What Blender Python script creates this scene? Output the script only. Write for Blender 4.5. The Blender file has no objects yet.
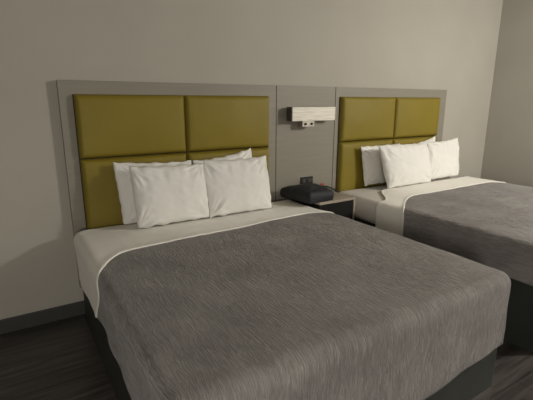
import bpy, bmesh, math, random
from mathutils import Vector, Matrix, noise
random.seed(4)
C = bpy.context.scene.collection
PI = math.pi

# ------------------------------------------------------------------ materials
def nmat(name, col, rough=.6, spec=.3, sheen=0):
    m = bpy.data.materials.new(name); m.use_nodes = True
    nt = m.node_tree; b = nt.nodes['Principled BSDF']
    b.inputs['Base Color'].default_value = (*col, 1)
    b.inputs['Roughness'].default_value = rough
    b.inputs['Specular IOR Level'].default_value = spec
    if sheen:
        b.inputs['Sheen Weight'].default_value = sheen
        b.inputs['Sheen Roughness'].default_value = .5
    return m, nt, b

def nd(nt, t, **kw):
    n = nt.nodes.new(t)
    for k, v in kw.items():
        if k in n.inputs: n.inputs[k].default_value = v
        else: setattr(n, k, v)
    return n

def coords(nt, scale=(1, 1, 1), src='Object', rot=(0, 0, 0)):
    tc = nd(nt, 'ShaderNodeTexCoord'); mp = nd(nt, 'ShaderNodeMapping')
    mp.inputs['Scale'].default_value = scale
    mp.inputs['Rotation'].default_value = rot
    nt.links.new(tc.outputs[src], mp.inputs[0]); return mp.outputs[0]

def bump(nt, b, h, strength=.3, dist=.002):
    bp = nd(nt, 'ShaderNodeBump'); bp.inputs['Strength'].default_value = strength
    bp.inputs['Distance'].default_value = dist
    nt.links.new(h, bp.inputs['Height']); nt.links.new(bp.outputs[0], b.inputs['Normal'])

def mixcol(nt, b, fac, c1, c2, lo=.3, hi=.7):
    r = nd(nt, 'ShaderNodeValToRGB')
    r.color_ramp.elements[0].position = lo; r.color_ramp.elements[0].color = (*c1, 1)
    r.color_ramp.elements[1].position = hi; r.color_ramp.elements[1].color = (*c2, 1)
    nt.links.new(fac, r.inputs[0]); nt.links.new(r.outputs[0], b.inputs['Base Color'])

def noisy(name, c1, c2, scale=(8, 8, 8), rough=.6, spec=.3, detail=4, bs=.2, bd=.001, bscale=None, sheen=0):
    m, nt, b = nmat(name, c1, rough, spec, sheen)
    n = nd(nt, 'ShaderNodeTexNoise'); n.inputs['Scale'].default_value = 1; n.inputs['Detail'].default_value = detail
    nt.links.new(coords(nt, scale), n.inputs['Vector'])
    mixcol(nt, b, n.outputs['Fac'], c1, c2)
    if bs:
        n2 = nd(nt, 'ShaderNodeTexNoise'); n2.inputs['Scale'].default_value = 1; n2.inputs['Detail'].default_value = 3
        nt.links.new(coords(nt, bscale or tuple(s * 6 for s in scale)), n2.inputs['Vector'])
        bump(nt, b, n2.outputs['Fac'], bs, bd)
    return m

M = {}
M['wall'] = noisy('painted wall', (.435, .412, .362), (.465, .442, .388), (2, 2, 2), .85, .2, bs=.35, bd=.002, bscale=(90, 90, 90))
M['ceil'] = noisy('ceiling paint', (.36, .35, .33), (.40, .385, .36), (2, 2, 2), .9, .2, bs=.2)
M['low_bounce'] = noisy('darkened unseen wall', (.16, .15, .14), (.2, .185, .17), (40, 40, 1), .9, .2, bs=.2)  # unseen walls, darkened to cut the bounce light; no drapery there
M['base'] = noisy('vinyl baseboard', (.045, .048, .044), (.055, .058, .053), (4, 4, 4), .5, .4, bs=.05)
M['panel'] = noisy('grey laminate', (.262, .245, .203), (.282, .264, .22), (3, 3, 40), .5, .35, bs=.05, bscale=(10, 10, 200))
M['panel_edge'] = noisy('laminate edge', (.27, .235, .185), (.31, .27, .215), (5, 5, 30), .5, .3, bs=0)
M['groove'] = nmat('dark groove', (.035, .03, .025), .8)[0]
M['olive'] = noisy('olive vinyl', (.222, .170, .017), (.245, .188, .021), (5, 5, 5), .56, .35, bs=.25, bd=.0008, bscale=(180, 180, 180))
M['sheet'] = noisy('white cotton', (.85, .83, .77), (.88, .86, .80), (3, 3, 3), .9, .15, bs=.3, bd=.006, bscale=(9, 9, 9), sheen=.1)
M['pillow'] = noisy('white pillowcase', (.82, .81, .775), (.84, .83, .795), (3, 3, 3), .9, .15, bs=.3, bd=.007, bscale=(13, 13, 11), sheen=.1)
M['mattress'] = noisy('fitted sheet', (.68, .64, .60), (.76, .725, .68), (3, 3, 6), .9, .15, bs=.6, bd=.01, bscale=(10, 10, 5))
M['bedbase'] = noisy('dark platform laminate', (.030, .034, .029), (.038, .042, .036), (6, 6, 6), .55, .35, bs=.05)
M['black'] = noisy('black plastic', (.012, .012, .012), (.02, .02, .02), (20, 20, 20), .4, .4, bs=0)
M['shadow_in'] = noisy('shadowed cabinet inside', (.010, .009, .008), (.014, .013, .012), (6, 6, 6), .7, .2, bs=0)  # near-black colour stands in for the shade inside the open nightstand
M['ns_top'] = noisy('nightstand laminate', (.36, .31, .25), (.41, .355, .285), (3, 30, 3), .45, .4, bs=.05)
M['bag'] = noisy('black nylon', (.018, .019, .022), (.030, .031, .035), (20, 20, 20), .65, .35, bs=.5, bd=.004, bscale=(30, 30, 30))
M['strap'] = noisy('black webbing', (.02, .022, .026), (.03, .032, .036), (60, 60, 60), .7, .3, bs=.2)
M['metal'] = nmat('brushed nickel', (.42, .39, .34), .38, .5)[0]; M['metal'].node_tree.nodes['Principled BSDF'].inputs['Metallic'].default_value = .8
M['bronze_shaded'] = nmat('dark and shaded bracket metal', (.06, .052, .042), .45, .4)[0]
M['red'] = nmat('red plastic', (.55, .03, .03), .4)[0]
M['white'] = nmat('white plastic', (.8, .78, .74), .4)[0]
# sconce shade: off white with fine horizontal ribs
m, nt, b = nmat('ribbed white shade', (.83, .78, .66), .5, .4)
n = nd(nt, 'ShaderNodeTexNoise'); n.inputs['Scale'].default_value = 1; n.inputs['Detail'].default_value = 2
nt.links.new(coords(nt, (9, 9, 150)), n.inputs['Vector'])
mixcol(nt, b, n.outputs['Fac'], (.74, .70, .60), (.90, .87, .78), .35, .65)
bump(nt, b, n.outputs['Fac'], .3, .002); M['shade'] = m
# plank floor
m, nt, b = nmat('vinyl plank floor', (.1, .08, .07), .32, .5)
br = nd(nt, 'ShaderNodeTexBrick'); br.inputs['Scale'].default_value = 1
br.inputs['Brick Width'].default_value = 1.15; br.inputs['Row Height'].default_value = .17; br.inputs['Mortar Size'].default_value = .0025
br.inputs['Color1'].default_value = (.052, .048, .045, 1); br.inputs['Color2'].default_value = (.075, .070, .066, 1); br.inputs['Mortar'].default_value = (.03, .025, .02, 1)
nt.links.new(coords(nt), br.inputs['Vector'])
n = nd(nt, 'ShaderNodeTexNoise'); n.inputs['Scale'].default_value = 1; n.inputs['Detail'].default_value = 6; n.inputs['Distortion'].default_value = .6
nt.links.new(coords(nt, (2.2, 34, 10)), n.inputs['Vector'])
r = nd(nt, 'ShaderNodeValToRGB'); r.color_ramp.elements[0].position = .32; r.color_ramp.elements[0].color = (.42, .4, .38, 1); r.color_ramp.elements[1].position = .68; r.color_ramp.elements[1].color = (1.35, 1.3, 1.28, 1)
nt.links.new(n.outputs['Fac'], r.inputs[0])
mx = nd(nt, 'ShaderNodeMix', data_type='RGBA', blend_type='MULTIPLY'); mx.inputs[0].default_value = 1
nt.links.new(br.outputs['Color'], mx.inputs[6]); nt.links.new(r.outputs[0], mx.inputs[7]); nt.links.new(mx.outputs[2], b.inputs['Base Color'])
bump(nt, b, n.outputs['Fac'], .2, .001); M['floor'] = m
# crinkled coverlet: wavy ridges that run from head to foot, from UVs in metres of cloth
m, nt, b = nmat('crinkled taupe coverlet', (.2, .175, .16), .82, .25, .25)
tc = nd(nt, 'ShaderNodeTexCoord')
w = nd(nt, 'ShaderNodeTexNoise'); w.inputs['Scale'].default_value = 7; w.inputs['Detail'].default_value = 2
nt.links.new(tc.outputs['UV'], w.inputs['Vector'])
sb = nd(nt, 'ShaderNodeVectorMath', operation='SUBTRACT'); sb.inputs[1].default_value = (.5, .5, .5); nt.links.new(w.outputs['Color'], sb.inputs[0])
sc = nd(nt, 'ShaderNodeVectorMath', operation='MULTIPLY'); sc.inputs[1].default_value = (.035, .02, 0); nt.links.new(sb.outputs[0], sc.inputs[0])
ad = nd(nt, 'ShaderNodeVectorMath', operation='ADD'); nt.links.new(tc.outputs['UV'], ad.inputs[0]); nt.links.new(sc.outputs[0], ad.inputs[1])
mp = nd(nt, 'ShaderNodeMapping'); mp.inputs['Scale'].default_value = (115, 6, 1); nt.links.new(ad.outputs[0], mp.inputs[0])
n = nd(nt, 'ShaderNodeTexNoise'); n.inputs['Scale'].default_value = 1; n.inputs['Detail'].default_value = 3; n.inputs['Roughness'].default_value = .55
nt.links.new(mp.outputs[0], n.inputs['Vector'])
rd = nd(nt, 'ShaderNodeMath', operation='SUBTRACT'); rd.inputs[1].default_value = .5; nt.links.new(n.outputs['Fac'], rd.inputs[0])
ab = nd(nt, 'ShaderNodeMath', operation='ABSOLUTE'); nt.links.new(rd.outputs[0], ab.inputs[0])
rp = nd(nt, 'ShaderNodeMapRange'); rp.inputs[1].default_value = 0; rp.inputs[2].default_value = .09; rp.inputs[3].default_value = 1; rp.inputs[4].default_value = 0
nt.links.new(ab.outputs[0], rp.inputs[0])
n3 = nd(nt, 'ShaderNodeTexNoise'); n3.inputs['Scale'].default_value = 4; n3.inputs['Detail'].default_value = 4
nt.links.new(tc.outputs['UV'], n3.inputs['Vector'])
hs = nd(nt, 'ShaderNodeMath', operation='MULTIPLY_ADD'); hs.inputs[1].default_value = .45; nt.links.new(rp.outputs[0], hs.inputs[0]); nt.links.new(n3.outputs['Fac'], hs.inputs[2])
mixcol(nt, b, hs.outputs[0], (.198, .182, .175), (.335, .315, .303), .4, 1.0)  # ridges coloured lighter to stand in for the light they catch
COVER_BUMP = .0042
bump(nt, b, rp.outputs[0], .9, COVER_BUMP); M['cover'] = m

# ------------------------------------------------------------------ mesh helpers
def link(name, me, mat, parent=None, smooth=False):
    o = bpy.data.objects.new(name, me); C.objects.link(o)
    if mat: me.materials.append(mat)
    if smooth:
        for p in me.polygons: p.use_smooth = True
    if parent: o.parent = parent
    return o
def from_bm(name, bm, mat, parent=None, smooth=False):
    bmesh.ops.recalc_face_normals(bm, faces=bm.faces)
    me = bpy.data.meshes.new(name); bm.to_mesh(me); bm.free()
    return link(name, me, mat, parent, smooth)
def add_box(bm, lo, hi):
    lo, hi = Vector(lo), Vector(hi)
    r = bmesh.ops.create_cube(bm, size=1)
    for v in r['verts']:
        v.co = Vector([(lo[i] + hi[i]) / 2 + v.co[i] * (hi[i] - lo[i]) for i in range(3)])
    return r['verts']
def box(name, lo, hi, mat, parent=None, bev=.003, seg=2, smooth=False):
    bm = bmesh.new(); add_box(bm, lo, hi)
    if bev: bmesh.ops.bevel(bm, geom=bm.edges[:], offset=bev, segments=seg, profile=.5, affect='EDGES')
    return from_bm(name, bm, mat, parent, smooth)
def tube(name, pts, r, mat, parent=None, flat=1, n=8):
    bm = bmesh.new(); rings = []
    pts = [Vector(p) for p in pts]
    for i, p in enumerate(pts):
        d = (pts[min(i + 1, len(pts) - 1)] - pts[max(i - 1, 0)]).normalized()
        s = d.cross(Vector((0, 0, 1)))
        s = s.normalized() if s.length > .01 else Vector((1, 0, 0))
        u = s.cross(d).normalized()
        rings.append([bm.verts.new(p + s * r * math.cos(a) + u * r * flat * math.sin(a)) for a in [2 * PI * k / n for k in range(n)]])
    for a, b_ in zip(rings, rings[1:]):
        for k in range(n): bm.faces.new((a[k], a[(k + 1) % n], b_[(k + 1) % n], b_[k]))
    bm.faces.new(rings[0]); bm.faces.new(rings[-1])
    return from_bm(name, bm, mat, parent, True)
def tag(o, label, cat, group=None):
    o['label'] = label; o['category'] = cat
    if group: o['group'] = group
    return o
def empty(name, loc, label, cat, group=None):
    o = bpy.data.objects.new(name, None); C.objects.link(o); o.location = loc; o.empty_display_size = .1
    return tag(o, label, cat, group)
def at(o, root):      # child built in world coordinates
    o.parent = root; o.matrix_parent_inverse = Matrix.Translation(root.location).inverted(); return o
def structure(o): o['kind'] = 'structure'; return o
def grid_mesh(name, P, mat, parent=None, uvs=None):
    ni, nj = len(P), len(P[0])
    verts = [P[i][j] for i in range(ni) for j in range(nj)]
    faces = [(i * nj + j, (i + 1) * nj + j, (i + 1) * nj + j + 1, i * nj + j + 1) for i in range(ni - 1) for j in range(nj - 1)]
    me = bpy.data.meshes.new(name); me.from_pydata(verts, [], faces)
    if uvs:
        l = me.uv_layers.new(name='UVMap')
        for lp in me.loops:
            i, j = divmod(lp.vertex_index, nj); l.data[lp.index].uv = uvs[i][j]
    return link(name, me, mat, parent, True)

# ------------------------------------------------------------------ the room
XL, XR, YF, H = -2.4, 4.427, -4.9, 2.45
structure(box('floor', (XL, YF, -.1), (XR, 0, 0), M['floor'], bev=0))
structure(box('ceiling', (XL, YF, H), (XR, 0, H + .1), M['ceil'], bev=0))
structure(box('wall_back', (XL - .1, 0, -.1), (XR + .1, .1, H + .1), M['wall'], bev=0))
structure(box('wall_left', (XL - .1, YF, -.1), (XL, 0, H + .1), M['low_bounce'], bev=0))
structure(box('wall_right', (XR, YF, -.1), (XR + .1, 0, H + .1), M['wall'], bev=0))
structure(box('wall_front', (XL - .1, YF - .1, -.1), (XR + .1, YF, H + .1), M['low_bounce'], bev=0))
structure(box('baseboard_back', (XL, -.012, 0), (XR, 0, .094), M['base'], bev=.004))
structure(box('baseboard_right', (XR - .012, YF, 0), (XR, -.012, .094), M['base'], bev=.004))

# ------------------------------------------------------------------ headboards
def cushion(bm_name, x0, x1, z0, z1, root, y=-.04, th=.045):
    N = 22; R = .028
    def prof(t, L):    # distance from the edge -> 0..1 puffed height
        d = min(t, L - t)
        e = min(1, d / R)
        return math.sqrt(max(0, 1 - (1 - e) ** 2))
    def spread(L):
        a = [0, .003, .007, .012, .018, .028]
        mid = [.028 + (L - .056) * k / N for k in range(1, N)]
        return a + mid + [L - v for v in reversed(a)]
    P = []
    W, Z = x1 - x0, z1 - z0
    for s in spread(W):
        row = []
        for t in spread(Z):
            h = min(prof(s, W), prof(t, Z))
            dome = 4 * (s / W) * (1 - s / W) * 4 * (t / Z) * (1 - t / Z)
            pk = noise.noise(Vector((s * 9 + x0, t * 9, z0))) * .0025
            row.append((x0 + s, y - (th * .98) * h - .014 * dome - pk * h, z0 + t))
        P.append(row)
    o = grid_mesh('cushion', P, M['olive']); at(o, root); return o
def headboard(x0, x1, cx, label, slats_x):
    root = empty('headboard', ((x0 + x1) / 2, -.02, .2), label, 'headboard', 'headboards on the back wall')
    at(box('frame', (x0, -.04, .2), (x1, -.001, 1.477), M['panel'], bev=.002), root)
    g0, gm, g1 = cx
    at(box('backing', (g0 - .004, -.044, .45), (g1 + .004, -.0395, 1.398), M['groove'], bev=0), root)
    for a, b_ in ((g0, gm - .002), (gm + .002, g1)):
        cushion('c', a, b_, 1.024, 1.400, root)
        cushion('c', a, b_, .50, 1.020, root)
    return root
headboard(-.010, 1.478, (.066, .737, 1.400), 'left upholstered headboard with olive vinyl cushions behind the nearer bed', None)
headboard(2.070, 3.558, (2.118, 2.775, 3.425), 'right upholstered headboard with olive vinyl cushions behind the farther bed', None)
cp = empty('wall_panel', (1.774, -.02, .2), 'plain grey laminate wall panel between the two headboards', 'wall panel')
at(box('panel_board', (1.481, -.040, .2), (2.067, -.001, 1.477), M['panel'], bev=.002), cp)
at(box('shadow_gap', (1.476, -.0405, .2), (1.482, -.001, 1.477), M['groove'], bev=0), cp)
at(box('shadow_gap', (2.066, -.0405, .2), (2.072, -.001, 1.477), M['groove'], bev=0), cp)

# ------------------------------------------------------------------ sconce
sc_ = empty('wall_sconce', (1.78, -.04, 1.26), 'rectangular wall sconce with ribbed white shade above the nightstand', 'wall lamp')
at(box('back_plate', (1.60, -.062, 1.225), (1.93, -.040, 1.30), M['bronze_shaded']), sc_)
bm = bmesh.new()
add_box(bm, (1.570, -.128, 1.214), (1.992, -.120, 1.318)); add_box(bm, (1.562, -.12, 1.310), (1.992, -.062, 1.318)); add_box(bm, (1.562, -.12, 1.214), (1.992, -.062, 1.219))
at(from_bm('lamp_shade', bm, M['shade']), sc_)
at(box('end_cap', (1.560, -.126, 1.212), (1.570, -.062, 1.320), M['bronze_shaded'], bev=.002), sc_)  # shade put into the colour: this end faces away from the lamp
at(box('end_cap', (1.992, -.126, 1.212), (1.999, -.062, 1.320), M['metal'], bev=.002), sc_)
sw = at(box('switch_box', (1.672, -.118, 1.166), (1.792, -.062, 1.2135), M['metal'], bev=.003), sc_)
for x in (1.702, 1.762):
    k = tube('switch_button', [(x, -.117, 1.19), (x, -.125, 1.19)], .010, M['black'], n=12)
    k.parent = sw      # both were built in world coordinates
sw.matrix_parent_inverse = Matrix.Translation(sc_.location).inverted()

# ------------------------------------------------------------------ outlet
ol = empty('wall_outlet', (1.79, -.04, .715), 'black double power outlet plate above the black bag', 'power outlet')
at(box('outlet_plate', (1.722, -.047, .684), (1.85, -.0405, .752), M['black'], bev=.002), ol)
for x in (1.755, 1.817):
    at(box('socket', (x - .018, -.050, .702), (x + .018, -.0465, .734), M['bronze_shaded'], bev=.002), ol)

# ------------------------------------------------------------------ nightstand
ns = empty('nightstand', (1.76, -.24, .34), 'open wall-hung nightstand with laminate top between the beds', 'nightstand')
N0, N1, NF, NB = 1.614, 1.975, -.43, -.042
at(box('top', (N0, NF, .612), (N1, NB, .630), M['ns_top'], bev=.002), ns)
at(box('side_panel', (N0, NF, .34), (N0 + .016, NB, .6118), M['shadow_in'], bev=.002), ns)  # dark copy of the right panel, shade put into its colour
at(box('side_panel', (N1 - .016, NF, .34), (N1, NB, .6118), M['ns_top'], bev=.002), ns)
at(box('shelf', (N0 + .0165, NF + .005, .40), (N1 - .0165, NB, .416), M['shadow_in'], bev=.002), ns)
at(box('back_panel', (N0 + .0165, NB - .012, .4165), (N1 - .0165, NB, .6115), M['shadow_in'], bev=0), ns)
at(box('shadow_front', (N0 + .0165, NF + .008, .418), (N1 - .0165, NF + .024, .609), M['shadow_in'], bev=.002), ns)  # added dark sheet in place of the shade in the open front

# ------------------------------------------------------------------ beds
def outline_base(x0, x1, y0, y1, z0, z1, r=.05, n=8):
    bm = bmesh.new(); pts = []
    for cx, cy, a0 in ((x1 - r, y1 - r, 0), (x0 + r, y1 - r, PI / 2), (x0 + r, y0 + r, PI), (x1 - r, y0 + r, 1.5 * PI)):
        for k in range(n + 1):
            a = a0 + PI / 2 * k / n; pts.append((cx + r * math.cos(a), cy + r * math.sin(a)))
    lo = [bm.verts.new((x, y, z0)) for x, y in pts]; hi = [bm.verts.new((x, y, z1)) for x, y in pts]
    for k in range(len(pts)): bm.faces.new((lo[k], lo[(k + 1) % len(pts)], hi[(k + 1) % len(pts)], hi[k]))
    bm.faces.new(lo); bm.faces.new(hi)
    return bm

def drape_map(X, Y, x0, x1, yf, ztop, R, off, seed=0., flare=.04, amp=.004):
    """cloth point X, Y (metres of cloth) laid over a mattress whose outer sides are x0, x1 and foot yf"""
    RF = .045
    a0, a1, af = x0 + R, x1 - R, yf + RF
    dx = X - a1 if X > a1 else (X - a0 if X < a0 else 0)
    dy = Y - af if Y < af else 0
    d = max(abs(dx), abs(dy)); L = math.hypot(dx, dy)
    bx = min(max(X, a0), a1); by = max(Y, af)
    nz = noise.noise(Vector((X * 3.1 + seed, Y * 3.1, seed))) * amp + noise.noise(Vector((X * 9 + seed, Y * 9, 5))) * amp * .4
    if d < 1e-9: return Vector((bx, by, ztop + off + nz))
    ux, uy = dx / L, dy / L
    R = R + (RF - R) * uy ** 8
    Ro = R + off; q = R * PI / 2
    if d < q:
        a = d / R; h = Ro * math.sin(a); z = ztop - R + Ro * math.cos(a)
        return Vector((bx + ux * (h + nz * .5), by + uy * (h + nz * .5), z + nz * math.cos(a)))
    e = d - q
    wob = noise.noise(Vector((X * 4 if abs(dy) > abs(dx) else 0, Y * 4 if abs(dx) >= abs(dy) else 0, seed + 3))) * .022 * min(1, e / .2)
    h = Ro + e * flare + wob + nz
    return Vector((bx + ux * h, by + uy * h, ztop - R - e))

def smooth01(t): t = max(0, min(1, t)); return t * t * (3 - 2 * t)

def make_bed(ox, dz, labels, nb):
    x0, x1, yf = ox, ox + 1.51, -1.80
    ztop = .588 + dz
    bed = empty('bed', (ox + .76, -.95, 0), labels[0], 'bed', 'double beds in the room')
    at(from_bm('bed_base', outline_base(x0 + .0, ox + 1.602, yf - .024, -.06, 0, .42, .025), M['bedbase'], None, False), bed)
    # mattress with rounded edges, covered by the fitted sheet
    bm = bmesh.new(); add_box(bm, (x0, yf, .421), (x1, -.098, ztop))
    bmesh.ops.bevel(bm, geom=bm.edges[:], offset=.05, segments=5, profile=.5, affect='EDGES')
    at(from_bm('mattress', bm, M['mattress'], None, True), bed)
    # folded white top sheet: a band across the bed
    cx0, cx1 = x0 - .012, ox + 1.606
    R = .030
    a0, a1 = cx0 + R, cx1 - R
    hangL, hangR = nb['left'], nb['right']
    def head_edge(X):
        ex = max(0, a0 - X + nb['hon'], X - a1)
        return nb['s0'] + nb['sx'] * smooth01(ex / .32) + .012 * noise.noise(Vector((X * 5, 1.3, ox)))
    def cover_edge(X):
        ex = max(0, a0 - X + nb['on'])
        exr = max(0, X - a1 + .15)
        sl = nb['slant'] * (X - cx0) / (cx1 - cx0)
        return nb['c0'] + sl - nb['cx'] * min(1, ex / (nb['on'] + .04)) ** nb['pw'] + nb['back'] * smooth01((a0 - X - .05) / .25) - .10 * smooth01(exr / .22) + .004 * noise.noise(Vector((X * 6, 7.3, ox)))
    NX = 150
    def xs(l, r): return [cx0 + R - (R * PI / 2 + l) + (cx1 - cx0 - 2 * R + (R * PI + l + r)) * i / NX for i in range(NX + 1)]
    P = []
    for X in xs(hangL + .004, hangR + .004):
        e0, e1 = head_edge(X), cover_edge(X) - .014; row = []
        for j in range(25):
            t = j / 24; Y = e0 + (e1 - e0) * t
            off = .013 + .003 * smooth01(t * 5) + .005 * math.exp(-(t * 14) ** 2) + .006 * math.exp(-((1 - t) * 12) ** 2)
            # the rolled rim at the foot side of the fold
            p = drape_map(X, Y, cx0, cx1, yf - .03, ztop, R, off, ox + 7, .0, .005)
            crease = .0035 * max(0, noise.noise(Vector((X * 14, Y * 4, 2.2 + ox))))
            p.z += crease
            p.x -= nb['pinch'] * smooth01((p.y + .70) / .3) * smooth01((p.x - ox - .8) / .7)
            row.append(p)
        P.append(row)
    sh = grid_mesh('top_sheet', P, M['sheet'])
    md = sh.modifiers.new('thick', 'SOLIDIFY'); md.thickness = .010; md.offset = 1
    md2 = sh.modifiers.new('round', 'SUBSURF'); md2.levels = 1; md2.render_levels = 1
    tag(sh, labels[1], 'sheet', 'folded white sheets')
    # coverlet
    P, U = [], []
    NY = 150
    HF = nb['foot']; HL = nb['left']; HR = nb['right']
    for X in xs(HL, HR):
        e0 = cover_edge(X) + .06; e1 = (yf - .03) + R - (R * PI / 2 + HF); row = []; ur = []
        for j in range(NY + 1):
            Y = e0 + (e1 - e0) * j / NY
            tdrop = smooth01((X - ox) / 1.6)
            # the hem rises a little towards the foot corner
            Yh = Y
            if Y < yf:
                k = (yf - Y) / (yf - e1)
                Yh = Y + k * (.065 * smooth01((X - ox - .9) / .7) + .012 * noise.noise(Vector((X * 3, 9, ox))))
            p = drape_map(X, Yh, cx0, cx1, yf - .03, ztop, R, .008, ox + 7, .0, .005)
            p.x -= nb['pinch'] * smooth01((p.y + .70) / .3) * smooth01((p.x - ox - .8) / .7)
            row.append(p); ur.append((X, Y))
        P.append(row); U.append(ur)
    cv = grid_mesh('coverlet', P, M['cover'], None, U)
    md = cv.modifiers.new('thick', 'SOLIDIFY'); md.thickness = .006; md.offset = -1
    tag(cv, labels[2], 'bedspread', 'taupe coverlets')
    return bed

make_bed(0.0, 0.0, ('double bed nearest the camera on a dark platform base, below the left headboard',
                    'white top sheet folded across the head of the nearer bed',
                    'crinkled grey-brown coverlet spread over the nearer bed'),
         dict(hon=.08, pw=2.4, back=.15, pinch=.035, on=.20, s0=-.13, sx=-.10, c0=-.62, slant=.11, cx=.25, foot=.372, left=.215, right=.27))
make_bed(2.045, .022, ('double bed farther away on a dark platform base, beside the right wall',
                      'white top sheet folded across the head of the farther bed',
                      'crinkled grey-brown coverlet spread over the farther bed'),
         dict(hon=.34, pw=1.5, back=.0, pinch=0, on=.38, s0=-.33, sx=-.28, c0=-.605, slant=.0, cx=.25, foot=.30, left=.185, right=.22))

# ------------------------------------------------------------------ pillows
def pillow(tl, tr, bl, br, T, seed, label, group, sag=.0, ear=(0, 0)):
    tl, tr, bl, br = [Vector(p) for p in (tl, tr, bl, br)]
    c = (tl + tr + bl + br) / 4
    ux = ((tr - tl) + (br - bl)).normalized(); uz = ((tl - bl) + (tr - br)).normalized(); nrm = ux.cross(uz).normalized()
    if nrm.y > 0: nrm = -nrm
    N = 44; bm = bmesh.new()
    def base(u, v):
        s, t = (u + 1) / 2, (v + 1) / 2
        # edges bow: sides pulled in, corners kept
        s2 = .5 + (s - .5) * (1 - .008 * (1 - v * v)) ; t2 = .5 + (t - .5) * (1 - (.045 + sag if v > 0 else .015) * (1 - u * u))
        p = (bl * (1 - s2) + br * s2) * (1 - t2) + (tl * (1 - s2) + tr * s2) * t2
        return p
    def thick(u, v):
        e = max(0, (1 - abs(u) ** 2.6)) ** .48 * max(0, (1 - abs(v) ** 2.6)) ** .48
        return T * e * (1 - .14 * v)
    def disp(u, v, sgn):
        w = 0
        for cu, cv_ in ((-1, 1), (1, 1), (-1, -1), (1, -1)):     # creases radiating from each corner
            du, dv = (u - cu) * .5, (v - cv_) * .42; r = math.hypot(du, dv)
            ang = math.atan2(dv, du)
            w += math.exp(-((r - .16) / .13) ** 2) * noise.noise(Vector((ang * 5.5 + seed * 3 + cu, r * 2, cv_ * 3 + sgn))) * .024
        # gathers down from the top seam
        w += noise.noise(Vector((u * 7 + seed, v * 1.2, sgn))) * .013 * smooth01((v + .2) / 1.2)
        w += noise.noise(Vector((u * 2.0 + seed * 2, v * 2.0, sgn * 4))) * .007
        w += noise.noise(Vector((u * 6 + v * 3 + seed, v * 7 - u * 2, sgn * 2 + 9))) * .004
        return w * min(1, thick(u, v) / (T * .45))
    def coord(k): 
        x = -1 + 2 * k / N; return math.sin(x * PI / 2) * .55 + x * .45
    front, back = {}, {}
    for i in range(N + 1):
        for j in range(N + 1):
            u, v = coord(i), coord(j); p = base(u, v)
            edge = i in (0, N) or j in (0, N)
            rag = Vector((0, 0, 0))
            if edge or True:
                k = max(abs(u), abs(v)) ** 8
                rag = uz * noise.noise(Vector((u * 4.5 + seed, v * 3, 8))) * .010 * k + ux * noise.noise(Vector((u * 3, v * 4.5 + seed, 18))) * .006 * k
            pf = p + rag + nrm * (thick(u, v) + disp(u, v, 1))
            front[i, j] = bm.verts.new(pf)
            back[i, j] = front[i, j] if edge else bm.verts.new(p + rag - nrm * (thick(u, v) * .8 + disp(u, v, -1) * .5))
    for i in range(N):
        for j in range(N):
            bm.faces.new((front[i, j], front[i + 1, j], front[i + 1, j + 1], front[i, j + 1]))
            bm.faces.new((back[i, j], back[i, j + 1], back[i + 1, j + 1], back[i + 1, j]))
    lo = min(v.co.z for v in bm.verts)
    base_loc = Vector((c.x, c.y, lo))
    for v in bm.verts: v.co -= base_loc
    o = from_bm('pillow', bm, M['pillow'], None, True); o.location = base_loc
    return tag(o, label, 'pillow', group)
G1, G2 = 'pillows on the nearer bed', 'pillows on the farther bed'
zt = .612
pillow((.232, -.14, 1.004), (.735, -.14, .975), (.262, -.165, zt), (.75, -.165, zt), .050, 1.3, 'back left white pillow of the nearer bed, mostly hidden, against the headboard', G1)
pillow((.745, -.14, .975), (1.195, -.14, 1.035), (.77, -.165, zt), (1.24, -.165, zt), .050, 2.7, 'back right white pillow of the nearer bed, peaked corner above the front one', G1, sag=.05)
pillow((.305, -.225, .985), (.780, -.235, .965), (.315, -.300, zt), (.790, -.290, zt), .070, 3.9, 'front left white pillow of the nearer bed, plump and nearest the camera', G1)
pillow((.780, -.225, .985), (1.270, -.225, .985), (.785, -.300, zt), (1.275, -.300, zt), .062, 5.1, 'front right white pillow of the nearer bed, beside the nightstand', G1, sag=.03)
zt = .634
pillow((2.290, -.14, .985), (2.79, -.14, .985), (2.350, -.155, zt), (2.80, -.155, zt), .042, 6.6, 'back left white pillow of the farther bed, against the headboard', G2)
pillow((2.84, -.14, .96), (3.30, -.14, 1.030), (2.84, -.165, zt), (3.30, -.165, zt), .050, 7.2, 'back right white pillow of the farther bed, only its top edge showing', G2, sag=.04)
pillow((3.07, -.225, .985), (3.545, -.225, 1.010), (3.06, -.285, zt), (3.525, -.285, zt), .050, 9.4, 'front right white pillow of the farther bed, nearest the right wall', G2)
pillow((2.365, -.27, 1.0), (3.0, -.27, .985), (2.435, -.345, zt), (3.01, -.345, zt), .078, 8.5, 'front left white pillow of the farther bed, the plumpest one there', G2, sag=-.05)

# ------------------------------------------------------------------ bag on the nightstand
bag = empty('black_bag', (1.64, -.27, .631), 'soft black fabric bag lying on the nightstand', 'bag')
cor = [Vector(p) for p in ((1.53, -.42, 0), (1.765, -.405, 0), (1.81, -.15, 0), (1.475, -.12, 0))]
bm = bmesh.new(); NB_ = 20; g = {}
for k, zz in enumerate([0, .15, .35, .55, .75, .9, 1]):
    for i in range(NB_ * 4):
        s, f = divmod(i, NB_); f /= NB_
        p = cor[s].lerp(cor[(s + 1) % 4], f)
        c = Vector((1.66, -.27, 0)); bul = 1 + .05 * math.sin(zz * PI) - (.05 if zz == 1 else .015 if zz == .9 else 0)
        r = abs(f - .5) * 2; bul -= .02 * r ** 6
        p = c + (p - c) * bul
        p.z = .631 + zz * .078 + .012 * noise.noise(p * 9) * zz
        g[k, i] = bm.verts.new(p)
for k in range(6):
    for i in range(NB_ * 4):
        j = (i + 1) % (NB_ * 4); bm.faces.new((g[k, i], g[k, j], g[k + 1, j], g[k + 1, i]))
prev = [g[6, i] for i in range(NB_ * 4)]
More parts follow.
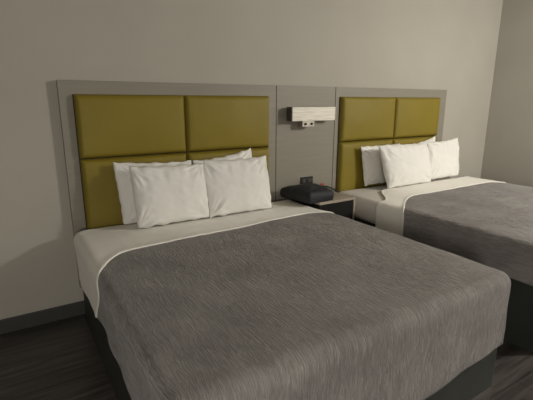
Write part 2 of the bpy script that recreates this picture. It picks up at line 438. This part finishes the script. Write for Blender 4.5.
for s in (.8, .6, .4, .2):
    ring = []
    for i in range(NB_ * 4):
        p = Vector((1.66, -.25, 0)) + (g[6, i].co - Vector((1.66, -.25, 0))) * s
        p.z = .631 + .078 + .028 * (1 - s * s) + .008 * noise.noise(p * 14)
        ring.append(bm.verts.new(p))
    for i in range(NB_ * 4):
        j = (i + 1) % (NB_ * 4); bm.faces.new((prev[i], prev[j], ring[j], ring[i]))
    prev = ring
bm.faces.new(prev); bm.faces.new([g[0, i] for i in range(NB_ * 4)][::-1])
at(from_bm('bag_body', bm, M['bag'], None, True), bag)
at(tube('zipper', [(1.57, -.405, .722), (1.64, -.40, .728), (1.72, -.385, .724)], .004, M['strap']), bag)
at(tube('strap', [(1.79, -.22, .70), (1.85, -.23, .695), (1.90, -.25, .672), (1.935, -.25, .650), (1.965, -.235, .642)], .012, M['strap'], flat=.5), bag)
tg = empty('cable_tag', (1.905, -.10, .631), 'small red and white item lying behind the black bag', 'tag')
at(box('white_body', (1.885, -.115, .6315), (1.915, -.085, .672), M['white'], bev=.005), tg)
at(tube('red_loop', [(1.888, -.10, .668), (1.89, -.10, .684), (1.90, -.10, .690), (1.915, -.10, .686), (1.92, -.10, .672)], .006, M['red']), tg)

# ------------------------------------------------------------------ lights
def light(kind, name, loc, power, col, size, rot=None):
    l = bpy.data.lights.new(name, kind); l.energy = power; l.color = col
    if kind == 'POINT': l.shadow_soft_size = size
    else: l.size = size
    o = bpy.data.objects.new(name, l); C.objects.link(o); o.location = loc
    if rot: o.rotation_euler = rot
    return o
light('POINT', 'lamp_light', (3.65, -2.75, 2.1), 170, (1, .955, .875), .11)
light('POINT', 'fill_light', (-1.0, -4.2, 1.15), 112, (1, .945, .86), .3)  # added fill from the camera side, no fixture known there
w = bpy.data.worlds.new('World'); bpy.context.scene.world = w; w.use_nodes = True
w.node_tree.nodes['Background'].inputs[0].default_value = (.02, .02, .02, 1)

# ------------------------------------------------------------------ camera
cd = bpy.data.cameras.new('Camera'); cam = bpy.data.objects.new('Camera', cd); C.objects.link(cam)
cd.sensor_fit = 'HORIZONTAL'; cd.sensor_width = 36; cd.lens = 409.93 / 533 * 36; cd.clip_start = .02
F = Vector((0.518007, 0.82231331, -0.23551979)); Rr = Vector((0.84645883, -0.53244739, 0.00268779)); Uu = Vector((0.12319169, 0.2007501, 0.97186584))
mw = Matrix((Rr, Uu, -F)).transposed().to_4x4(); mw.translation = Vector((-0.28924, -2.71045, 1.36596))
cam.matrix_world = mw
s = bpy.context.scene; s.camera = cam
s.view_settings.view_transform = 'Standard'; s.view_settings.look = 'None'; s.view_settings.gamma = 1; s.view_settings.use_curve_mapping = False
s.view_settings.exposure = 0
